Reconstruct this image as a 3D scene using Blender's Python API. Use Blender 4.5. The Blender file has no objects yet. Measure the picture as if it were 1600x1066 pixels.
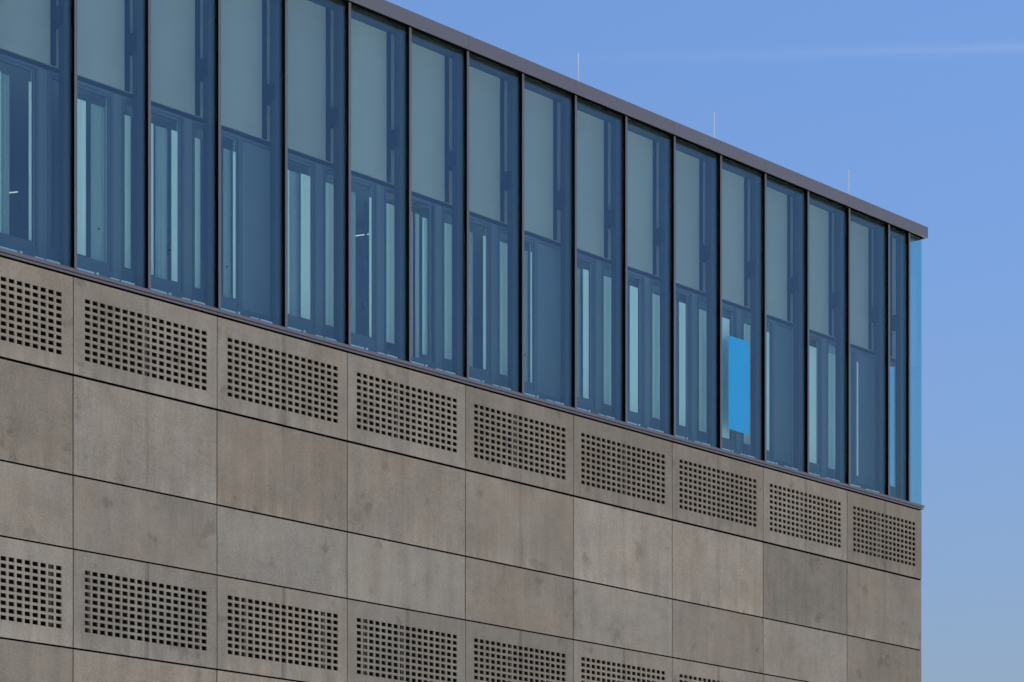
import bpy, math, random
from mathutils import Vector
random.seed(7)
sc = bpy.context.scene
COL = sc.collection

# ------------------------------------------------------------------ camera
TH = math.radians(42.1677)                       # angle between the view and the long facade
FWD = Vector((math.cos(TH), math.sin(TH), 0))
cam_d = bpy.data.cameras.new('camera')
cam = bpy.data.objects.new('camera', cam_d)
COL.objects.link(cam)
cam.location = (-23.8447, -29.9589, 1.7)
cam.rotation_euler = FWD.to_track_quat('-Z', 'Y').to_euler()
cam_d.sensor_width = 36
cam_d.lens = 94.03
cam_d.shift_y = 0.70875
cam_d.clip_end = 6000
sc.camera = cam

# ------------------------------------------------------------------ sky and sun
SUN_EL = math.radians(58)
SUN_AZ = math.radians(89)                        # from +Y towards +X: on the end of the building
to_sun = Vector((math.sin(SUN_AZ) * math.cos(SUN_EL), math.cos(SUN_AZ) * math.cos(SUN_EL), math.sin(SUN_EL)))
w = bpy.data.worlds.new('World')
sc.world = w
w.use_nodes = True
N, L = w.node_tree.nodes, w.node_tree.links
N.clear()
out = N.new('ShaderNodeOutputWorld')
bg = N.new('ShaderNodeBackground')
sky = N.new('ShaderNodeTexSky')
sky.sky_type = 'NISHITA'
sky.sun_disc = False
sky.sun_elevation = SUN_EL
sky.sun_rotation = SUN_AZ
sky.air_density = 1.0
sky.dust_density = 0.0
sky.ozone_density = 7.0
bg.inputs['Strength'].default_value = 0.1115
# very clear air overhead (the sky is looked up a little above the true elevation), city haze towards the horizon all round
tc = N.new('ShaderNodeTexCoord')
sep = N.new('ShaderNodeSeparateXYZ'); L.new(tc.outputs['Generated'], sep.inputs[0])
up = N.new('ShaderNodeMath'); up.operation = 'ADD'; L.new(sep.outputs[2], up.inputs[0]); up.inputs[1].default_value = 0.35
cmb = N.new('ShaderNodeCombineXYZ')
L.new(sep.outputs[0], cmb.inputs[0]); L.new(sep.outputs[1], cmb.inputs[1]); L.new(up.outputs[0], cmb.inputs[2])
nrmz = N.new('ShaderNodeVectorMath'); nrmz.operation = 'NORMALIZE'; L.new(cmb.outputs[0], nrmz.inputs[0])
L.new(nrmz.outputs[0], sky.inputs[0])
# a faint condensation trail high in the air, fixed by direction
def wm(op, a, b=None, c=None):
    n = N.new('ShaderNodeMath'); n.operation = op
    for i, v in enumerate((a, b, c)):
        if v is None: continue
        if isinstance(v, (int, float)): n.inputs[i].default_value = v
        else: L.new(v, n.inputs[i])
    return n.outputs[0]
RIGHT = Vector((math.sin(TH), -math.cos(TH), 0))
def ray(u, v):
    return (FWD + RIGHT * ((u - 800) / 4179) + Vector((0, 0, 1)) * ((1667 - v) / 4179)).normalized()
d1, d2 = ray(900, 93), ray(1600, 74)
nrm = d1.cross(d2).normalized()
def wdot(vec):
    n = N.new('ShaderNodeVectorMath'); n.operation = 'DOT_PRODUCT'
    L.new(tc.outputs['Generated'], n.inputs[0]); n.inputs[1].default_value = vec
    return n.outputs['Value']
nz = N.new('ShaderNodeTexNoise'); nz.inputs['Scale'].default_value = 60; nz.inputs['Detail'].default_value = 5
L.new(tc.outputs['Generated'], nz.inputs['Vector'])
off = wm('ABSOLUTE', wm('ADD', wdot(nrm), wm('MULTIPLY', wm('SUBTRACT', nz.outputs['Fac'], 0.5), 0.002)))
core = wm('POWER', wm('SUBTRACT', 1.0, wm('MINIMUM', wm('MULTIPLY', off, 1 / 0.0032), 1.0)), 1.4)
along = wm('MULTIPLY', wm('SUBTRACT', wdot((d2 - d1).normalized()), (d1 - (d2 - d1) * 0.2).dot((d2 - d1).normalized())), 5.0)
along = wm('MINIMUM', wm('MAXIMUM', along, 0.0), 1.0)
trail = wm('MULTIPLY', wm('MULTIPLY', core, along), 0.085)
zz = wm('MULTIPLY', wm('MAXIMUM', sep.outputs[2], 0.0), 1 / 0.19)
hz = wm('EXPONENT', wm('MULTIPLY', wm('MULTIPLY', zz, zz), -1.0))
mixh = N.new('ShaderNodeMix'); mixh.data_type = 'RGBA'
L.new(hz, mixh.inputs['Factor']); L.new(sky.outputs['Color'], mixh.inputs[6]); mixh.inputs[7].default_value = (2.16, 2.55, 2.23, 1)
mixw = N.new('ShaderNodeMix'); mixw.data_type = 'RGBA'
L.new(trail, mixw.inputs['Factor'])
L.new(mixh.outputs[2], mixw.inputs[6])
mixw.inputs[7].default_value = (5.5, 5.9, 6.2, 1)
L.new(mixw.outputs[2], bg.inputs['Color'])
L.new(bg.outputs[0], out.inputs['Surface'])
sun_d = bpy.data.lights.new('sun', 'SUN')
sun_d.energy = 5.0
sun_d.angle = math.radians(0.53)
sun_d.color = (1.0, 0.95, 0.87)
sun = bpy.data.objects.new('sun', sun_d)
COL.objects.link(sun)
sun.rotation_euler = to_sun.to_track_quat('Z', 'Y').to_euler()
sun.location = (40, -10, 60)
vs = sc.view_settings
vs.view_transform = 'Standard'
vs.look = 'None'
vs.gamma = 1
vs.exposure = 0.48
sc.cycles.use_denoising = True
sc.cycles.max_bounces = 10
sc.cycles.transparent_max_bounces = 24
sc.cycles.sample_clamp_indirect = 6

# ------------------------------------------------------------------ helpers
def mesh(name, verts, faces, mats, mi=None):
    me = bpy.data.meshes.new(name)
    me.from_pydata(verts, [], faces)
    for m in (mats if isinstance(mats, (list, tuple)) else [mats]): me.materials.append(m)
    if mi:
        for p, i in zip(me.polygons, mi): p.material_index = i
    me.update()
    return me
def obj(name, me, parent=None, loc=(0, 0, 0)):
    o = bpy.data.objects.new(name, me)
    COL.objects.link(o)
    o.parent = parent
    o.location = loc
    return o
BF = [(0, 3, 2, 1), (4, 5, 6, 7), (0, 1, 5, 4), (1, 2, 6, 5), (2, 3, 7, 6), (3, 0, 4, 7)]   # bottom top front right back left
class MB:
    def __init__(s): s.v, s.f, s.m = [], [], []
    def box(s, x0, x1, y0, y1, z0, z1, mat=0, front=None):
        b = len(s.v)
        s.v += [(x0, y0, z0), (x1, y0, z0), (x1, y1, z0), (x0, y1, z0), (x0, y0, z1), (x1, y0, z1), (x1, y1, z1), (x0, y1, z1)]
        for i, q in enumerate(BF):
            s.f.append(tuple(b + k for k in q)); s.m.append(front if (front is not None and i == 2) else mat)
        return s
    def chamfer(s, x0, x1, y0, y1, z0, z1, c=0.004, mat=0):
        # a slab whose front (low y) edges are chamfered
        b = len(s.v)
        for y, d in ((y1, 0), (y0 + c, 0), (y0, c)):
            s.v += [(x0 + d, y, z0 + d), (x1 - d, y, z0 + d), (x1 - d, y, z1 - d), (x0 + d, y, z1 - d)]
        F = [(3, 2, 1, 0), (8, 9, 10, 11)]
        for r in (0, 4):
            for k in range(4):
                k2 = (k + 1) % 4
                F.append((r + k, r + k2, r + 4 + k2, r + 4 + k))
        for q in F: s.f.append(tuple(b + k for k in q)); s.m.append(mat)
        return s
    def quad(s, a, b_, c, d, mat=0):
        b = len(s.v); s.v += [a, b_, c, d]; s.f.append((b, b + 1, b + 2, b + 3)); s.m.append(mat)
    def tube(s, p0, p1, r0, r1, n=8, mat=0):
        p0, p1 = Vector(p0), Vector(p1); ax = (p1 - p0).normalized()
        e1 = ax.orthogonal().normalized(); e2 = ax.cross(e1); b = len(s.v)
        for p, r in ((p0, r0), (p1, r1)):
            for k in range(n):
                a = 2 * math.pi * k / n
                s.v.append(tuple(p + e1 * (r * math.cos(a)) + e2 * (r * math.sin(a))))
        for k in range(n):
            k2 = (k + 1) % n
            s.f.append((b + k, b + k2, b + n + k2, b + n + k)); s.m.append(mat)
        s.f.append(tuple(b + k for k in reversed(range(n)))); s.m.append(mat)
        s.f.append(tuple(b + n + k for k in range(n))); s.m.append(mat)
        return s
    def mesh(s, name, mats): return mesh(name, s.v, s.f, mats, s.m)
    def build(s, name, mats, parent=None, loc=(0, 0, 0)): return obj(name, s.mesh(name, mats), parent, loc)
def tag(o, label, cat, group=None):
    o['label'] = label; o['category'] = cat
    if group: o['group'] = group
    return o

# ------------------------------------------------------------------ materials
def newmat(name):
    m = bpy.data.materials.new(name); m.use_nodes = True
    nt = m.node_tree; nt.nodes.clear()
    o = nt.nodes.new('ShaderNodeOutputMaterial')
    return m, nt, o
class G:
    def __init__(s, nt): s.nt, s.N, s.L = nt, nt.nodes, nt.links
    def put(s, sock, v):
        if isinstance(v, (int, float)): sock.default_value = v
        elif isinstance(v, (tuple, list)): sock.default_value = v
        else: s.L.new(v, sock)
    def m(s, op, a, b=None, c=None, clamp=False):
        n = s.N.new('ShaderNodeMath'); n.operation = op; n.use_clamp = clamp
        for i, v in enumerate((a, b, c)):
            if v is not None: s.put(n.inputs[i], v)
        return n.outputs[0]
    def vm(s, op, a, b=None):
        n = s.N.new('ShaderNodeVectorMath'); n.operation = op
        s.put(n.inputs[0], a)
        if b is not None: s.put(n.inputs[1], b)
        return n.outputs['Value'] if op in ('DOT_PRODUCT', 'LENGTH') else n.outputs['Vector']
    def noise(s, vec, scale, detail=4, rough=0.55):
        n = s.N.new('ShaderNodeTexNoise'); s.put(n.inputs['Vector'], vec)
        n.inputs['Scale'].default_value = scale; n.inputs['Detail'].default_value = detail; n.inputs['Roughness'].default_value = rough
        return n.outputs['Fac']
    def mr(s, v, a, b, c, d, smooth=True):
        n = s.N.new('ShaderNodeMapRange'); n.interpolation_type = 'SMOOTHSTEP' if smooth else 'LINEAR'
        s.put(n.inputs[0], v)
        for i, x in enumerate((a, b, c, d)): n.inputs[i + 1].default_value = x
        return n.outputs[0]
    def mix(s, f, a, b, blend='MIX'):
        n = s.N.new('ShaderNodeMix'); n.data_type = 'RGBA'; n.blend_type = blend
        s.put(n.inputs[0], f); s.put(n.inputs[6], a); s.put(n.inputs[7], b)
        return n.outputs[2]
    def scale(s, col, f):
        n = s.N.new('ShaderNodeVectorMath'); n.operation = 'SCALE'; s.put(n.inputs[0], col); s.put(n.inputs['Scale'], f)
        return n.outputs['Vector']

def simple(name, col, rough=0.5, metal=0.0, var=0.06, nscale=3.0, spec=0.5):
    m, nt, o = newmat(name); g = G(nt)
    p = g.N.new('ShaderNodeBsdfPrincipled')
    tcn = g.N.new('ShaderNodeTexCoord')
    oi = g.N.new('ShaderNodeObjectInfo')
    v = g.vm('ADD', tcn.outputs['Object'], g.scale((37.0, 11.0, 23.0), oi.outputs['Random']))
    f = g.m('ADD', 1 - var, g.m('MULTIPLY', g.noise(v, nscale), 2 * var))
    f = g.m('MULTIPLY', f, g.m('ADD', 1 - var * 0.5, g.m('MULTIPLY', oi.outputs['Random'], var)))
    g.put(p.inputs['Base Color'], g.scale(tuple(col), f))
    g.put(p.inputs['Roughness'], g.m('ADD', rough - 0.05, g.m('MULTIPLY', g.noise(v, nscale * 4), 0.1)))
    p.inputs['Metallic'].default_value = metal
    p.inputs['Specular IOR Level'].default_value = spec
    g.L.new(p.outputs[0], o.inputs['Surface'])
    return m

def concrete(name, stain=0.0):
    m, nt, o = newmat(name); g = G(nt)
    p = g.N.new('ShaderNodeBsdfPrincipled')
    tcn = g.N.new('ShaderNodeTexCoord'); oi = g.N.new('ShaderNodeObjectInfo')
    P = tcn.outputs['Object']
    rnd = oi.outputs['Random']
    V = g.vm('ADD', P, g.scale((41.0, 17.0, 29.0), rnd))
    cloud = g.noise(V, 1.1, 5, 0.6)
    cloud2 = g.noise(g.vm('ADD', V, (9.1, 3.3, 5.7)), 3.2, 4, 0.6)
    streak = g.noise(g.vm('MULTIPLY', V, (5.0, 5.0, 0.55)), 1.0, 6, 0.65)
    fine = g.noise(V, 30, 4, 0.75)
    grit = g.noise(V, 75, 2, 0.6)
    f = g.m('ADD', 1.0, g.m('MULTIPLY', g.m('SUBTRACT', cloud, 0.5), 0.55))
    f = g.m('ADD', f, g.m('MULTIPLY', g.m('SUBTRACT', cloud2, 0.5), 0.30))
    f = g.m('ADD', f, g.m('MULTIPLY', g.m('SUBTRACT', streak, 0.5), 0.50))
    f = g.m('ADD', f, g.m('MULTIPLY', g.m('SUBTRACT', fine, 0.5), 0.70))
    f = g.m('ADD', f, g.m('MULTIPLY', g.m('SUBTRACT', grit, 0.5), 0.75))
    # small dark smudges and pale flecks
    sm = g.mr(g.noise(g.vm('ADD', V, (3.0, 7.0, 1.0)), 2.6, 3, 0.5), 0.63, 0.72, 0.0, 0.22)
    f = g.m('MULTIPLY', f, g.m('SUBTRACT', 1.0, sm))
    fl = g.mr(g.noise(g.vm('ADD', V, (1.0, 2.0, 8.0)), 34, 1, 0.5), 0.72, 0.78, 0.0, 0.32)
    f = g.m('ADD', f, fl)
    if stain:
        sx = g.N.new('ShaderNodeSeparateXYZ'); g.L.new(P, sx.inputs[0])
        wob = g.m('MULTIPLY', g.m('SUBTRACT', g.noise(g.vm('MULTIPLY', V, (6.0, 6.0, 1.2)), 1.0, 3), 0.5), 0.07)
        ax = g.m('ABSOLUTE', g.m('ADD', sx.outputs['X'], wob))
        band = g.mr(ax, 0.015, 0.065, 1.0, 0.0)
        band = g.m('MULTIPLY', band, g.mr(g.noise(g.vm('MULTIPLY', V, (30.0, 30.0, 2.0)), 1.0, 3), 0.3, 0.7, 0.25, 1.0))
        amt = g.m('ADD', 0.10, g.m('MULTIPLY', g.m('FRACT', g.m('MULTIPLY', rnd, 7.31)), 0.38))
        f = g.m('MULTIPLY', f, g.m('SUBTRACT', 1.0, g.m('MULTIPLY', g.m('MULTIPLY', band, amt), stain)))
        # paler wash towards the drip edge at the foot of the panel, broken up by noise
        wash = g.m('MULTIPLY', g.mr(sx.outputs['Z'], -0.68, -0.40, 1.0, 0.0), g.mr(streak, 0.35, 0.65, 0.0, 0.16))
        f = g.m('ADD', f, wash)
    warm = g.mr(g.noise(g.vm('ADD', V, (5.0, 1.0, 2.0)), 0.9, 4, 0.6), 0.3, 0.7, 0.0, 1.0)
    tint = g.mix(warm, (0.985, 0.998, 1.02, 1), (1.018, 1.0, 0.965, 1))
    col = g.mix(1.0, oi.outputs['Color'], tint, 'MULTIPLY')
    col = g.scale(col, f)
    g.put(p.inputs['Base Color'], col)
    p.inputs['Roughness'].default_value = 0.85
    p.inputs['Specular IOR Level'].default_value = 0.25
    b = g.N.new('ShaderNodeBump'); b.inputs['Strength'].default_value = 0.5; b.inputs['Distance'].default_value = 0.004
    g.put(b.inputs['Height'], g.m('ADD', g.m('MULTIPLY', fine, 0.6), g.m('MULTIPLY', grit, 0.5)))
    g.L.new(b.outputs[0], p.inputs['Normal'])
    g.L.new(p.outputs[0], o.inputs['Surface'])
    return m

def glass(name, tint, r0, wave=0.0):
    # straight-through tinted pane; each face reflects by angle (Schlick)
    m, nt, o = newmat(name); g = G(nt)
    ge = g.N.new('ShaderNodeNewGeometry')
    c = g.m('ABSOLUTE', g.vm('DOT_PRODUCT', ge.outputs['Normal'], ge.outputs['Incoming']))
    F = g.m('ADD', r0, g.m('MULTIPLY', 1 - r0, g.m('POWER', g.m('SUBTRACT', 1.0, c), 5.0)), clamp=True)
    oi0 = g.N.new('ShaderNodeObjectInfo')
    t = g.N.new('ShaderNodeBsdfTransparent'); g.put(t.inputs['Color'], g.scale(tuple(tint), g.m('ADD', 0.965, g.m('MULTIPLY', oi0.outputs['Random'], 0.035))))
    gl = g.N.new('ShaderNodeBsdfGlossy'); gl.inputs['Roughness'].default_value = 0.0
    gl.inputs['Color'].default_value = (0.80, 0.92, 1.0, 1)
    if wave:
        tcn = g.N.new('ShaderNodeTexCoord'); oi = g.N.new('ShaderNodeObjectInfo')
        b = g.N.new('ShaderNodeBump'); b.inputs['Strength'].default_value = 1.0; b.inputs['Distance'].default_value = wave
        V = g.vm('ADD', tcn.outputs['Object'], g.scale((41.0, 17.0, 29.0), oi.outputs['Random']))
        g.put(b.inputs['Height'], g.noise(V, 0.9, 1))
        g.L.new(b.outputs[0], gl.inputs['Normal'])
    mx = g.N.new('ShaderNodeMixShader')
    g.L.new(F, mx.inputs[0]); g.L.new(t.outputs[0], mx.inputs[1]); g.L.new(gl.outputs[0], mx.inputs[2])
    g.L.new(mx.outputs[0], o.inputs['Surface'])
    return m

def emit(name, col, st):
    m, nt, o = newmat(name)
    e = nt.nodes.new('ShaderNodeEmission'); e.inputs[0].default_value = (*col, 1); e.inputs[1].default_value = st
    nt.links.new(e.outputs[0], o.inputs['Surface'])
    return m

def fabric(name, col):
    m, nt, o = newmat(name); g = G(nt)
    tcn = g.N.new('ShaderNodeTexCoord')
    f = g.m('ADD', 0.93, g.m('MULTIPLY', g.noise(g.vm('MULTIPLY', tcn.outputs['Object'], (20.0, 20.0, 0.4)), 1.0, 3), 0.12))
    d = g.N.new('ShaderNodeBsdfDiffuse'); t = g.N.new('ShaderNodeBsdfTranslucent')
    c = g.scale(tuple(col), f)
    g.L.new(c, d.inputs[0]); g.L.new(c, t.inputs[0])
    mx = g.N.new('ShaderNodeMixShader'); mx.inputs[0].default_value = 0.05
    g.L.new(d.outputs[0], mx.inputs[1]); g.L.new(t.outputs[0], mx.inputs[2])
    g.L.new(mx.outputs[0], o.inputs['Surface'])
    return m

M = dict(
    conc=concrete('fair_faced_concrete'), vent=concrete('perforated_concrete', 1.0), streaked=concrete('streaked_concrete', 0.38),
    metal=simple('bronze_grey_metal', (0.160, 0.156, 0.186), 0.45, 0.0, 0.05, 1.5),
    gasket=simple('black_gasket', (0.003, 0.003, 0.0035), 0.9, 0, 0.05, 3, 0.0),
    joint=simple('brown_joint_strip', (0.012, 0.010, 0.009), 0.9, 0, 0.1, 3, 0.1),
    post=simple('dark_steel', (0.05, 0.055, 0.07), 0.55, 0, 0.06, 1.2, 0.3),
    rail=simple('dark_rail', (0.012, 0.013, 0.018), 0.6, 0, 0.06, 1.2, 0.3),
    spandrel=simple('pale_render', (0.505, 0.42, 0.385), 0.8, 0, 0.07, 1.6, 0.2),
    frame=simple('window_frame_paint', (0.115, 0.12, 0.155), 0.5, 0, 0.08, 2.0),
    bead=simple('glazing_bead_metal', (0.42, 0.43, 0.44), 0.4, 0, 0.05, 2),
    leaf=simple('leaf_panel_paint', (0.17, 0.18, 0.21), 0.5, 0, 0.08, 2.0),
    alu=simple('aluminium_and_glint', (0.95, 0.95, 0.95), 0.3, 0.0, 0.05, 8),
    floor=simple('cavity_floor_metal', (0.62, 0.62, 0.60), 0.6, 0, 0.08, 3),
    soffit=simple('dark_soffit', (0.06, 0.06, 0.065), 0.7, 0, 0.06, 2, 0.2),
    dark=simple('black_membrane', (0.02, 0.02, 0.02), 0.9, 0, 0.1, 2, 0.1),
    stud=simple('galvanised_stud', (0.20, 0.18, 0.16), 0.6, 0, 0.1, 4),
    room=simple('room_plaster', (0.42, 0.42, 0.42), 0.8, 0, 0.06, 1.0, 0.2),
    roof=simple('roof_gravel', (0.25, 0.24, 0.22), 0.9, 0, 0.2, 12, 0.1),
    sheet=simple('blue_sheet', (0.02, 0.50, 0.95), 0.55, 0, 0.04, 2, 0.3),
    rod=simple('rod_aluminium', (0.88, 0.88, 0.88), 0.4, 0.0, 0.03, 4),
    handle=simple('dark_handle', (0.03, 0.03, 0.03), 0.4, 0, 0.02, 4),
    ground=simple('paving', (0.55, 0.515, 0.455), 0.85, 0, 0.12, 0.15, 0.2),
    curtain_and_lit_edge=fabric('pale_curtain_lit_edge', (0.92, 0.95, 0.90)),  # also colours the narrow strips that paint lit reveal edges
    drape=fabric('grey_drape', (0.46, 0.47, 0.46)),
    glass=glass('outer_glass', (0.85, 0.985, 0.992), 0.088, 0.0004),
    endglass=glass('end_glass', (0.745, 0.90, 0.895), 0.05),
    pane=glass('inner_glass', (0.985, 1.0, 0.995), 0.022),
    lamp=emit('lamp_tube', (1.0, 0.97, 0.9), 0.7),
)

# ------------------------------------------------------------------ the setting
gnd = MB(); gnd.quad((-2500, -2500, 0), (2500, -2500, 0), (2500, 2500, 0), (-2500, 2500, 0))
o = gnd.build('ground', M['ground']); o['kind'] = 'structure'

# ------------------------------------------------------------------ the building
W = 2.7; B = 1.35
S_L = -6 * W                                     # left end of what is built
S_R = 21.49                                      # the corner
DEP = 12.15                                      # depth of the building
Z_SILL, Z_GB, Z_GT, Z_ROOF = 12.872, 12.968, 18.30, 18.525
bld = bpy.data.objects.new('office_building', None); COL.objects.link(bld)
tag(bld, 'office building of grey-brown concrete panels with a tall blue-glazed top storey and dark metal cornice', 'building')

# rows of concrete panels, from the sill to the ground: (top, bottom, perforated)
ROWS = [(12.868, 11.476, True), (11.476, 10.061, False), (10.061, 9.016, False), (9.016, 7.612, True),
        (7.612, 6.20, False), (6.20, 5.15, False), (5.15, 3.75, True), (3.75, 2.34, False), (2.34, 1.29, False), (1.29, 0.02, False)]
GH, GV = 0.026, 0.016
BASE = Vector((0.332, 0.291, 0.236))
TONE = {0: [1.0, 1.0, 1.0, 0.99, 0.89, 0.86, 0.90, 0.97, 0.85],
        1: [0.93, 1.05, 0.92, 0.98, 0.97, 1.15, 1.09, 0.84, 0.93],
        2: [1.05, 0.97, 1.04, 1.08, 0.94, 1.09, 0.96, 1.05, 0.86],
        3: [1.10, 0.94, 1.0, 0.92, 0.87, 0.97, 1.0, 1.0, 0.95],
        4: [0.94, 1.06, 1.08, 1.0, 1.0, 1.0, 1.0, 1.0, 1.0]}
WARM = {0: [1.01, .985, .99, .985, 1.0, 1.0, 1.005, .99, 1.01], 1: [1.01, .99, 1.025, 1.01, 1.015, .995, 1.01, .99, 1.015],
        2: [1.0, .995, .955, .97, 1.02, .98, 1.01, .985, 1.02], 3: [.98, .97, .995, .97, .985, 1.0, 1.0, 1.0, 1.0]}
def panel_mesh(wd, ht, mat, t=0.055):
    return MB().chamfer(-wd / 2, wd / 2, 0, t, -ht / 2, ht / 2, 0.004).mesh('concrete_panel', M[mat])
def vent_mesh(wd, ht, ncol, t=0.024):
    hw, hp, vh_, vp = 0.1005, 0.1368, 0.064, 0.102
    x0 = -wd / 2 + 0.200
    ztop = ht / 2 - 0.258
    xs = [-wd / 2]
    for i in range(ncol): xs += [x0 + i * hp, x0 + i * hp + hw]
    xs.append(wd / 2)
    zs = [ht / 2]
    for j in range(9): zs += [ztop - j * vp, ztop - j * vp - vh_]
    zs.append(-ht / 2)
    b = MB()
    nx = len(xs)
    for y in (0, t):
        for z in zs:
            for x in xs: b.v.append((x, y, z))
    off = nx * len(zs)
    I = lambda i, j, k=0: k * off + j * nx + i
    for j in range(len(zs) - 1):
        for i in range(nx - 1):
            if i % 2 == 1 and j % 2 == 1:
                b.f += [(I(i, j), I(i, j + 1), I(i, j + 1, 1), I(i, j, 1)), (I(i + 1, j + 1), I(i + 1, j), I(i + 1, j, 1), I(i + 1, j + 1, 1)),
                        (I(i + 1, j), I(i, j), I(i, j, 1), I(i + 1, j, 1)), (I(i, j + 1), I(i + 1, j + 1), I(i + 1, j + 1, 1), I(i, j + 1, 1))]
            else:
                b.f += [(I(i, j), I(i, j + 1), I(i + 1, j + 1), I(i + 1, j)), (I(i, j, 1), I(i + 1, j, 1), I(i + 1, j + 1, 1), I(i, j + 1, 1))]
    nj = len(zs) - 1
    for i in range(nx - 1):
        b.f += [(I(i, 0), I(i + 1, 0), I(i + 1, 0, 1), I(i, 0, 1)), (I(i, nj), I(i, nj, 1), I(i + 1, nj, 1), I(i + 1, nj))]
    for j in range(nj):
        b.f += [(I(0, j), I(0, j, 1), I(0, j + 1, 1), I(0, j + 1)), (I(nx - 1, j), I(nx - 1, j + 1), I(nx - 1, j + 1, 1), I(nx - 1, j, 1))]
    b.m = [0] * len(b.f)
    return b.mesh('perforated_panel', M['vent'])
cache = {}
def put_panel(vent, wd, ht, ncol, loc, rz=0.0, tone=1.0, warm=1.0, mat='conc'):
    key = (mat, vent, round(wd, 3), round(ht, 3), ncol)
    if key not in cache: cache[key] = vent_mesh(wd, ht, ncol) if vent else panel_mesh(wd, ht, mat)
    o = obj('perforated_panel' if vent else 'concrete_panel', cache[key], bld, loc)
    o.rotation_euler = (random.uniform(-.0012, .0012), 0, rz + random.uniform(-.0008, .0008))
    c = BASE * (1 + (tone - 1) * 1.25)
    o.color = (c.x * warm, c.y, c.z / warm, 1)
    return o
for r, (zt, zb, vent) in enumerate(ROWS):
    for c in range(-6, 8):
        x0, x1 = c * W, min((c + 1) * W, S_R)
        wd, ht = x1 - x0 - GV, zt - zb - GH - (.005 if r < 2 else 0)
        zc = (zt + zb) / 2 + (.0025 if r == 0 else -.0025 if r == 1 else 0)
        k = c + 1
        tn = TONE[r][k] if r in TONE and 0 <= k < 9 else random.uniform(0.9, 1.1)
        wm_ = WARM[r][k] if r in WARM and 0 <= k < 9 else random.uniform(0.98, 1.02)
        put_panel(vent, wd, ht, 16 if c == 7 else 17, ((x0 + x1) / 2, random.uniform(-.0025, .0025), zc), 0, tn, wm_, 'streaked' if r == 1 else 'conc')
    for c in range(4):                           # the end of the building, round the corner
        y0, y1 = 0.06 + c * W + (0.0 if c == 0 else 0), min(0.06 + (c + 1) * W, DEP)
        put_panel(vent, y1 - y0 - GV, zt - zb - GH, 17, (S_R + random.uniform(-.002, .002), (y0 + y1) / 2, (zt + zb) / 2), math.pi / 2, random.uniform(.9, 1.1))
# recessed black strips closing the joints
for r, (zt, zb, vent) in enumerate(ROWS[:-1]):
    hh = 0.0175 if r == 0 else 0.0135
    MB().box(S_L, S_R - 0.02, 0.010, 0.034, zb - hh, zb + hh).build('joint_strip', M['gasket'], bld)
    jv = MB().box(-.0088, .0088, 0.011, 0.033, -(zt - zb) / 2 + .018, (zt - zb) / 2 - .018).mesh('joint_strip', M['joint'])
    for c in range(-5, 8): obj('joint_strip', jv, bld, (c * W, 0, (zt + zb) / 2))
# dark lining behind the panels, and studs seen through the perforations
MB().box(S_L, S_R - 0.42, 0.42, 0.6, 0.0, Z_GB - 0.123).build('lining_wall', M['dark'], bld)
MB().box(S_R - 0.10, S_R - 0.08, 0.045, 0.7, 0.0, Z_GB - 0.125).build('light_baffle', M['dark'], bld)  # unseen baffle, added to stop light leaking in through the end panels
MB().box(S_R - 0.42, S_R - 0.25, 0.6, DEP, 0.0, Z_SILL - 0.2).build('lining_wall', M['dark'], bld)
MB().box(S_L, S_R - 0.25, DEP - 0.2, DEP, 0.0, Z_ROOF - 0.3).build('back_wall', M['room'], bld)
MB().box(S_L, S_L + 0.2, 0.62, DEP - 0.21, 0.0, Z_ROOF - 0.3).build('party_wall', M['room'], bld)
studm = {}
for r, (zt, zb, vent) in enumerate(ROWS):
    if not vent or r > 3: continue
    for c in range(-2, 8):
        for q in ((0.50, 1.36, 2.30) if r == 3 else (1.36,)):
            if c == 7 and q > 2: continue
            x = c * W + q + random.uniform(-.16, .16)
            if r not in studm: studm[r] = MB().box(-.02, .02, 0, .035, -(zt - zb) / 2 + .01, (zt - zb) / 2 - .01).mesh('stud', M['stud'])
            obj('stud', studm[r], bld, (x, 0.10 + random.uniform(0, .03), (zt + zb) / 2))

# sill flashing: upper and lower fold, in lengths of one panel
sill_a = MB().box(-W / 2 + .002, W / 2 - .002, -0.045, 0.30, Z_SILL + 0.050, Z_GB).mesh('sill_flashing', M['metal'])
sill_b = MB().box(-W / 2 + .002, W / 2 - .002, -0.030, -.0125, Z_SILL + 0.010, Z_SILL + 0.036).mesh('drip_edge', M['metal'])
for c in range(-6, 7):
    x = (c + 0.5) * W
    so = obj('sill_flashing', sill_a, bld, (x, 0, 0)); obj('drip_edge', sill_b, so)
lw = S_R + 0.03 - 7 * W
so = MB().box(-lw / 2 + .002, lw / 2, -0.045, 0.30, Z_SILL + 0.050, Z_GB).build('sill_flashing', M['metal'], bld, (7 * W + lw / 2, 0, 0))
MB().box(-lw / 2 + .002, lw / 2 - .012, -0.030, -.0125, Z_SILL + 0.010, Z_SILL + 0.036).build('drip_edge', M['metal'], so)
MB().box(S_R - 0.20, S_R + 0.03, 0.301, DEP, Z_SILL + 0.050, Z_GB).build('sill_flashing', M['metal'], bld)
MB().box(S_L, S_R - 0.02, -0.012, 0.05, Z_SILL + 0.001, Z_SILL + 0.0495).build('sill_core', M['gasket'], bld)
# cavity floor and the slab of the top storey
MB().box(S_L, S_R - 0.201, 0.301, 0.70, Z_GB - 0.12, Z_GB + 0.02).build('cavity_floor', M['floor'], bld)
MB().box(S_L, S_R - 0.22, 0.701, DEP - 0.21, Z_GB - 0.25, Z_GB + 0.06).build('room_floor', M['room'], bld)

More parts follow.
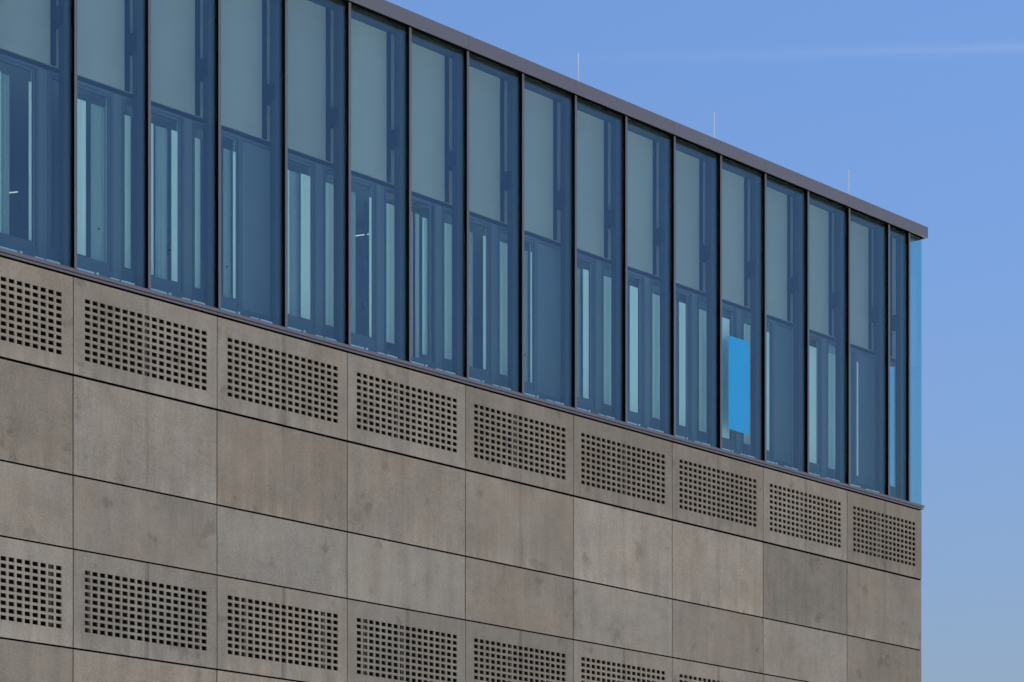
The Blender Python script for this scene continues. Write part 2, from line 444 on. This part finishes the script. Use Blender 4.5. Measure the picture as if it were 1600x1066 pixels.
# cornice: fascia lengths, soffit, roof
P = 0.15
seams = [S_L] + [8.015 + 2.675 * k for k in range(-8, 5)] + [20.87, S_R]
for a, b in zip(seams[:-1], seams[1:]):
    if b - a < 0.1: continue
    MB().box(a + .0025, b - .0025, -P, -P + 0.03, 18.305, Z_ROOF).build('cornice_fascia', M['metal'], bld)
for k in range(4):
    MB().box(S_R - 0.03, S_R, -P + .031 + k * 3.0, min(-P + .026 + (k + 1) * 3.0, DEP), 18.305, Z_ROOF).build('cornice_fascia', M['metal'], bld)
MB().box(S_L, S_R - 0.031, -P + 0.031, 0.04, 18.318, 18.34).build('cornice_soffit', M['gasket'], bld)
MB().box(S_L, S_R - 0.06, 0.041, DEP - 0.22, 18.30, 18.42).build('roof_slab', M['soffit'], bld)
MB().box(S_L, S_R - 0.032, -P + 0.0315, DEP - 0.22, 18.43, 18.50).build('roof_covering', M['roof'], bld)

# outer glazing: panes, mullions with black sides and a metal cap, deep posts with brackets
mull = [B * k for k in range(-12, 16)] + [20.97]
mbar = MB().box(-.0235, .0235, -.054, .02, Z_GB + .001, 18.315).mesh('mullion', M['gasket'])
mcap = MB().box(-.0245, .0245, -.060, -.0545, Z_GB - .0, 18.312).mesh('mullion_cap', M['metal'])
pst = MB().box(-.090, .090, .10, .215, Z_GB + .002, 18.298).mesh('steel_post', M['post'])
brk = MB().box(-.138, .138, .135, .338, 16.44, 16.70).mesh('bracket', M['rail'])
for x in mull:
    mo = obj('mullion', mbar, bld, (x, 0, 0)); obj('mullion_cap', mcap, mo)
    po = obj('steel_post', pst, bld, (x, 0, 0)); obj('bracket', brk, po)
edges = mull + [S_R]
for a, b in zip(edges[:-1], edges[1:]):
    last = b == S_R
    hw = (b - a) / 2
    MB().box(-hw + .026, hw - (0.002 if last else .026), -.008, .008, Z_GB + .003, 18.316).build('glass_pane', M['glass'], bld, ((a + b) / 2, 0, 0)).rotation_euler = (0, 0, random.uniform(-.004, .004))
emull = [0.52 + B * k for k in range(0, 9)]
ebar = MB().box(-.02, .054, -.0235, .0235, Z_GB + .001, 18.30).mesh('mullion', M['gasket'])
ecap = MB().box(.0545, .060, -.0245, .0245, Z_GB, 18.30).mesh('mullion_cap', M['metal'])
epst = MB().box(-.215, -.10, -.105, .105, Z_GB + .07, 18.298).mesh('steel_post', M['post'])
for y in emull:
    mo = obj('mullion', ebar, bld, (S_R - .02, y, 0)); obj('mullion_cap', ecap, mo)
    if y > 0.6: obj('steel_post', epst, bld, (S_R - .02, y, 0))
ee = [0.012] + emull
for a, b in zip(ee[:-1], ee[1:]):
    MB().box(-.018, -.002, -(b - a) / 2 + (.0 if a < .1 else .026), (b - a) / 2 - .026, Z_GB + .003, 18.299).build('glass_pane', M['endglass'], bld, (S_R, (a + b) / 2, 0))

# ------------------------------------------------------------------ inner wall: rendered spandrels over a row of windows
DW = 0.34
Z_HEAD = 15.90
IN_R = S_R - DW                                   # inner corner
spn = MB().chamfer(-B / 2 + .0, B / 2 - .0, DW, DW + .10, Z_HEAD, 18.298, 0.003).mesh('spandrel_panel', M['spandrel'])
for n in range(-12, 15):
    obj('spandrel_panel', spn, bld, (B * n + B / 2 + .0, 0, 0))
MB().box(B * 15 + .001, IN_R, DW, DW + .10, Z_HEAD, 18.298).build('spandrel_panel', M['spandrel'], bld)
MB().box(IN_R - .10, IN_R, DW + .101, DEP - .22, Z_HEAD, 18.298).build('spandrel_panel', M['spandrel'], bld)
rail = MB().box(-.0425, .0425, DW - .02, DW - .0015, Z_HEAD + .002, 18.297).mesh('spandrel_rail', M['rail'])
for x in mull[:-1] + [20.97]:
    obj('spandrel_rail', rail, bld, (x - .0975, 0, 0))
    if x < 20.9: obj('spandrel_rail', rail, bld, (x + .0975, 0, 0))
MB().box(S_L, IN_R - .02, DW + .03, DW + .12, Z_HEAD - .07, Z_HEAD - .001).build('head_profile', M['rail'], bld)
# room shell behind
MB().box(S_L, IN_R - .12, DW + .125, DEP - .22, Z_HEAD - .06, Z_HEAD + .1).build('room_ceiling', M['room'], bld)
MB().box(S_L, IN_R - 2.2, 5.5, 5.6, Z_GB + .062, Z_HEAD - .062).build('corridor_wall', M['room'], bld)
for k in range(-3, 4):
    MB().box(k * 5.4 + 2.45, k * 5.4 + 2.55, .56, 5.498, Z_GB + .061, Z_HEAD - .061).build('partition_wall', M['room'], bld)

ZP0, ZP1 = 13.335, 15.70                          # pane
ZO0, ZO1 = 13.08, 15.825                          # opening
def ring(b, x0, x1, z0, z1, t, tb, y0, y1, stile=True):
    b.box(x0, x0 + t, y0, y1, z0, z1)
    if stile: b.box(x1 - t, x1, y0, y1, z0, z1)
    b.box(x0 + t, x1 - t, y0, y1, z1 - t, z1); b.box(x0 + t, x1 - t, y0, y1, z0, z0 + tb)
def ux(u, y):                                     # where a line of sight at photograph column u meets the plane y
    a = (u - 800) / 4179
    d = (FWD.x + a * RIGHT.x, FWD.y + a * RIGHT.y)
    return -23.8447 + (y + 29.9589) / d[1] * d[0]
LEAF = {2, 7, 12, 14, -3}
YC = 0.366                                        # pale cloth just outside the inner panes; thin strips stand in for lit reveals
CURT_LIT_EDGE = {0: [(80, 84, 0), (117, 134, 0)], 1: [(195, 204, 0), (228, 240, 0), (268, 277, 0)], 2: [(304, 313, 0), (364, 368, 0)], 3: [(443, 452, 0), (470, 485, 0)],
        4: [(508, 522, 0), (577, 580.5, 0)], 5: [(603, 616, 0), (660, 668, .10)], 6: [(692, 706, 0), (755, 759, 0)], 7: [(779, 793, 0), (829, 831, 0)],
        8: [(911, 920, 0)], 9: [(943, 956, 0), (984, 997, 0)], 10: [(1018, 1034, 0), (1061, 1071, 0)], 11: [(1092, 1106, 0), (1128, 1140, 0)],
        12: [(1162, 1172, 0), (1197, 1202, 0)], 13: [(1262, 1276, 0)], 14: [(1292, 1308, 0), (1337, 1341, 0)], -1: [(0, 1.5, 0), (45, 49, 0)]}
GREY = {0: [(142, 166)], 1: [(243, 262)], 2: [(349, 362)], 3: [(453, 469)], 4: [(546, 556)], 5: [(640, 645), (649, 655)], 6: [(730, 738)],
        7: [(816, 826)], 8: [(898, 908)], 9: [(977, 983)], 10: [(1052, 1060)], 12: [(1204, 1212)], 14: [(1327, 1335)], -1: [(2, 14)]}
def strip_mesh(wd, z0, z1, amp=0.010, mat='curtain_and_lit_edge'):
    n = max(4, int(wd / 0.02)); b = MB(); t = .004
    for k in range(n + 1):
        x = -wd / 2 + wd * k / n; y = amp * math.sin(k * 1.9) if wd > .1 else 0
        b.v += [(x, y, z0), (x, y, z1), (x, y + t, z1), (x, y + t, z0)]
    for k in range(n):
        i = 4 * k
        for q in range(4): b.f.append((i + q, i + (q + 1) % 4, i + 4 + (q + 1) % 4, i + 4 + q)); b.m.append(0)
    b.f += [(3, 2, 1, 0), (4 * n, 4 * n + 1, 4 * n + 2, 4 * n + 3)]; b.m += [0, 0]
    return b.mesh('curtain_and_lit_edge', M[mat])
for n in range(-4, 16):
    x0 = B * n
    pl = .22 if (n - 1) in LEAF else -.09
    pr = .70 if n in LEAF else (.905 if n == 15 else .93)
    b = MB()
    ft = .085                                     # fixed frame and sash together
    ring(b, pl - ft, pr + (ft if n < 15 else .0001), ZO0, ZO1, .045, .14, DW + .012, DW + .10, n < 15)
    win = b.build('inner_window', M['frame'], bld, (x0, 0, 0))
    b = MB(); y0 = DW + .03
    ring(b, pl - .038, pr + (.038 if n < 15 else -.002), ZP0 - .112, ZP1 + .078, .038, .11, y0, y0 + .05, n < 15)
    sash = b.build('sash', M['frame'], win)
    b = MB(); b.box(pl + .001, pr - .001, y0 + .008, y0 + .02, ZP0 - .001, ZP1 + .039)
    pane = b.build('pane', M['pane'], win)
    if n != 5:
        b = MB(); b.box(pr - .016, pr - .002, y0 + .0205, y0 + .048, ZP0 + .001, ZP1 + .036); b.build('glazing_bead', M['bead'], win)
        b = MB(); b.box(pl + .002, pl + .012, y0 + .0205, y0 + .048, ZP0 + .001, ZP1 + .036); b.build('glazing_bead', M['bead'], win)
    if n == 5:                                    # the sash that stands open
        px = pr + .03
        for q in (sash, pane):
            for v in q.data.vertices: v.co.x -= px; v.co.y -= y0 + .05
            q.location = (px, y0 + .05, 0); q.rotation_euler = (0, 0, math.radians(-38))
    if n < 15:
        nxt = .22 if n in LEAF else -.09
        # pier between two windows, or an opaque leaf
        a, c = pr + ft + .002, B + nxt - ft - .002
        b = MB(); b.box(a, c, DW + (.045 if n in LEAF else .02), DW + .11, ZO0, ZO1)
        pier = b.build('opaque_leaf' if n in LEAF else 'pier', M['leaf'], bld, (x0, 0, 0))
        if n in LEAF:
            b = MB(); ring(b, a, c, ZO0 + .001, ZO1 - .001, .05, .13, DW + .018, DW + .0445)
            b.build('leaf_frame', M['frame'], pier)
            b = MB(); b.box(a + .052, a + .064, DW + .030, DW + .0445, ZO0 + .14, ZO1 - .052); b.box(c - .064, c - .052, DW + .030, DW + .0445, ZO0 + .14, ZO1 - .052)
            b.build('leaf_bead', M['bead'], pier)
    b = MB()
    if n < 15 and n != 5:
        hx = pr - .135
        b.box(hx, hx + .022, y0 + .0505, y0 + .10, 13.80, 13.83); b.box(hx + .002, hx + .020, y0 + .1005, y0 + .118, 13.74, 13.91)
        b.build('handle', M['handle'], win)
    for (ua, ub, dd) in CURT_LIT_EDGE.get(n, []):
        xa, xb = ux(ua, YC + dd) - x0, ux(ub, YC + dd) - x0
        if n == 0 and ua == 80: continue
        obj('curtain_and_lit_edge', strip_mesh(xb - xa, 13.345, 15.575 + random.uniform(-.012, .012), .004), win, ((xa + xb) / 2, YC + dd, 0))
    for (ua, ub) in GREY.get(n, []):
        xa, xb = ux(ua, YC + .08) - x0, ux(ub, YC + .08) - x0
        obj('curtain_and_lit_edge', strip_mesh(xb - xa, 13.20, 15.60, .010, 'drape'), win, ((xa + xb) / 2, YC + .08, 0))
# inner glazing on the end of the building
for k in range(0, 6):
    y0, y1 = DW + .06 + k * B, DW + .06 + (k + 1) * B
    b = MB(); lo = 0 if k == 0 else .05
    b.box(IN_R - .09, IN_R - .01, y1 - .05, y1, ZO0, ZO1); b.box(IN_R - .09, IN_R - .01, y0, y1 - .0501, ZO1 - .06, ZO1 - .001); b.box(IN_R - .09, IN_R - .01, y0, y1 - .0501, ZO0, ZO0 + .13)
    win = b.build('inner_window', M['frame'], bld)
    MB().box(IN_R - .055, IN_R - .043, y0 + .002, y1 - .052, ZO0 + .131, ZO1 - .061).build('pane', M['pane'], win)
# window bench under the row of windows, and near-white strips painting the sun glints at the foot of the glass
MB().box(S_L, IN_R, DW + .005, DW + .12, Z_GB + .022, ZO0 - .001).build('window_bench', M['frame'], bld)
for n in range(-3, 15):
    x0 = B * n
    for a, b_, h in ((.05, .40, .0), (.445, .485, .012), (.70, .86, -.004), (.90, 1.14, .0)):
        MB().box(x0 + a, x0 + b_, .030, .050, Z_GB + .002, Z_GB + .050 + h).build('glint_strip', M['alu'], bld)

# ------------------------------------------------------------------ things on and in the building
def rod(x, zt, label):
    b = MB(); b.tube((0, 0, 0.05), (0, 0, zt - 18.50), .010, .007, 8)
    r = bpy.data.objects.new('lightning_rod', None); COL.objects.link(r); r.location = (x, .5, 18.50)
    tag(r, label, 'lightning rod', 'lightning rods along the roof edge')
    b.build('rod', M['rod'], r)
    MB().tube((0, 0, 0), (0, 0, .06), .11, .09, 14).build('base_block', M['roof'], r)
for x, lab in ((11.51, 'thin metal lightning rod on the roof edge, farthest from the building corner'),
               (15.36, 'thin metal lightning rod on the roof edge, middle one of three'),
               (19.67, 'thin metal lightning rod on the roof edge, nearest the building corner')):
    rod(x, 19.375, lab)

sh = MB()
n = 10; t = .004
for k in range(n + 1):
    x = 15.215 + 0.640 * k / n; y = .055 + .003 * math.sin(k * .9)
    sh.v += [(x, y, 13.412), (x, y, 15.130), (x, y + t, 15.130), (x, y + t, 13.412)]
for k in range(n):
    i = 4 * k
    for q in range(4): sh.f.append((i + q, i + (q + 1) % 4, i + 4 + (q + 1) % 4, i + 4 + q)); sh.m.append(0)
sh.f += [(3, 2, 1, 0), (4 * n, 4 * n + 1, 4 * n + 2, 4 * n + 3)]; sh.m += [0, 0]
o = sh.build('banner', M['sheet'])
tag(o, 'plain bright blue rectangular banner hanging behind the glass of the top storey', 'banner')

def lamp(p0, p1, label):
    p0, p1 = Vector(p0), Vector(p1); mid = (p0 + p1) / 2
    r = bpy.data.objects.new('pendant_lamp', None); COL.objects.link(r); r.location = mid
    tag(r, label, 'lamp', 'strip lamps in the rooms')
    d = p1 - p0
    MB().tube(-d / 2, d / 2, .006, .006, 8).build('tube', M['lamp'], r)
    MB().tube(-d / 2 + Vector((0, 0, .013)), d / 2 + Vector((0, 0, .013)), .006, .006, 6).build('housing', M['alu'], r)
    for q in (-.35, .35):
        MB().tube(d * q + Vector((0, 0, .03)), d * q + Vector((0, 0, Z_HEAD - .06 - mid.z)), .0015, .0015, 4).build('cable', M['handle'], r)
lamp((6.74, 1.375, 15.258), (6.905, .915, 15.258), 'glowing strip lamp inside behind the sixth glass bay from the left edge of the picture')
lamp((-.50, 1.43, 14.199), (-.26, .93, 14.199), 'glowing strip lamp inside the cut-off glass bay at the left edge of the picture')
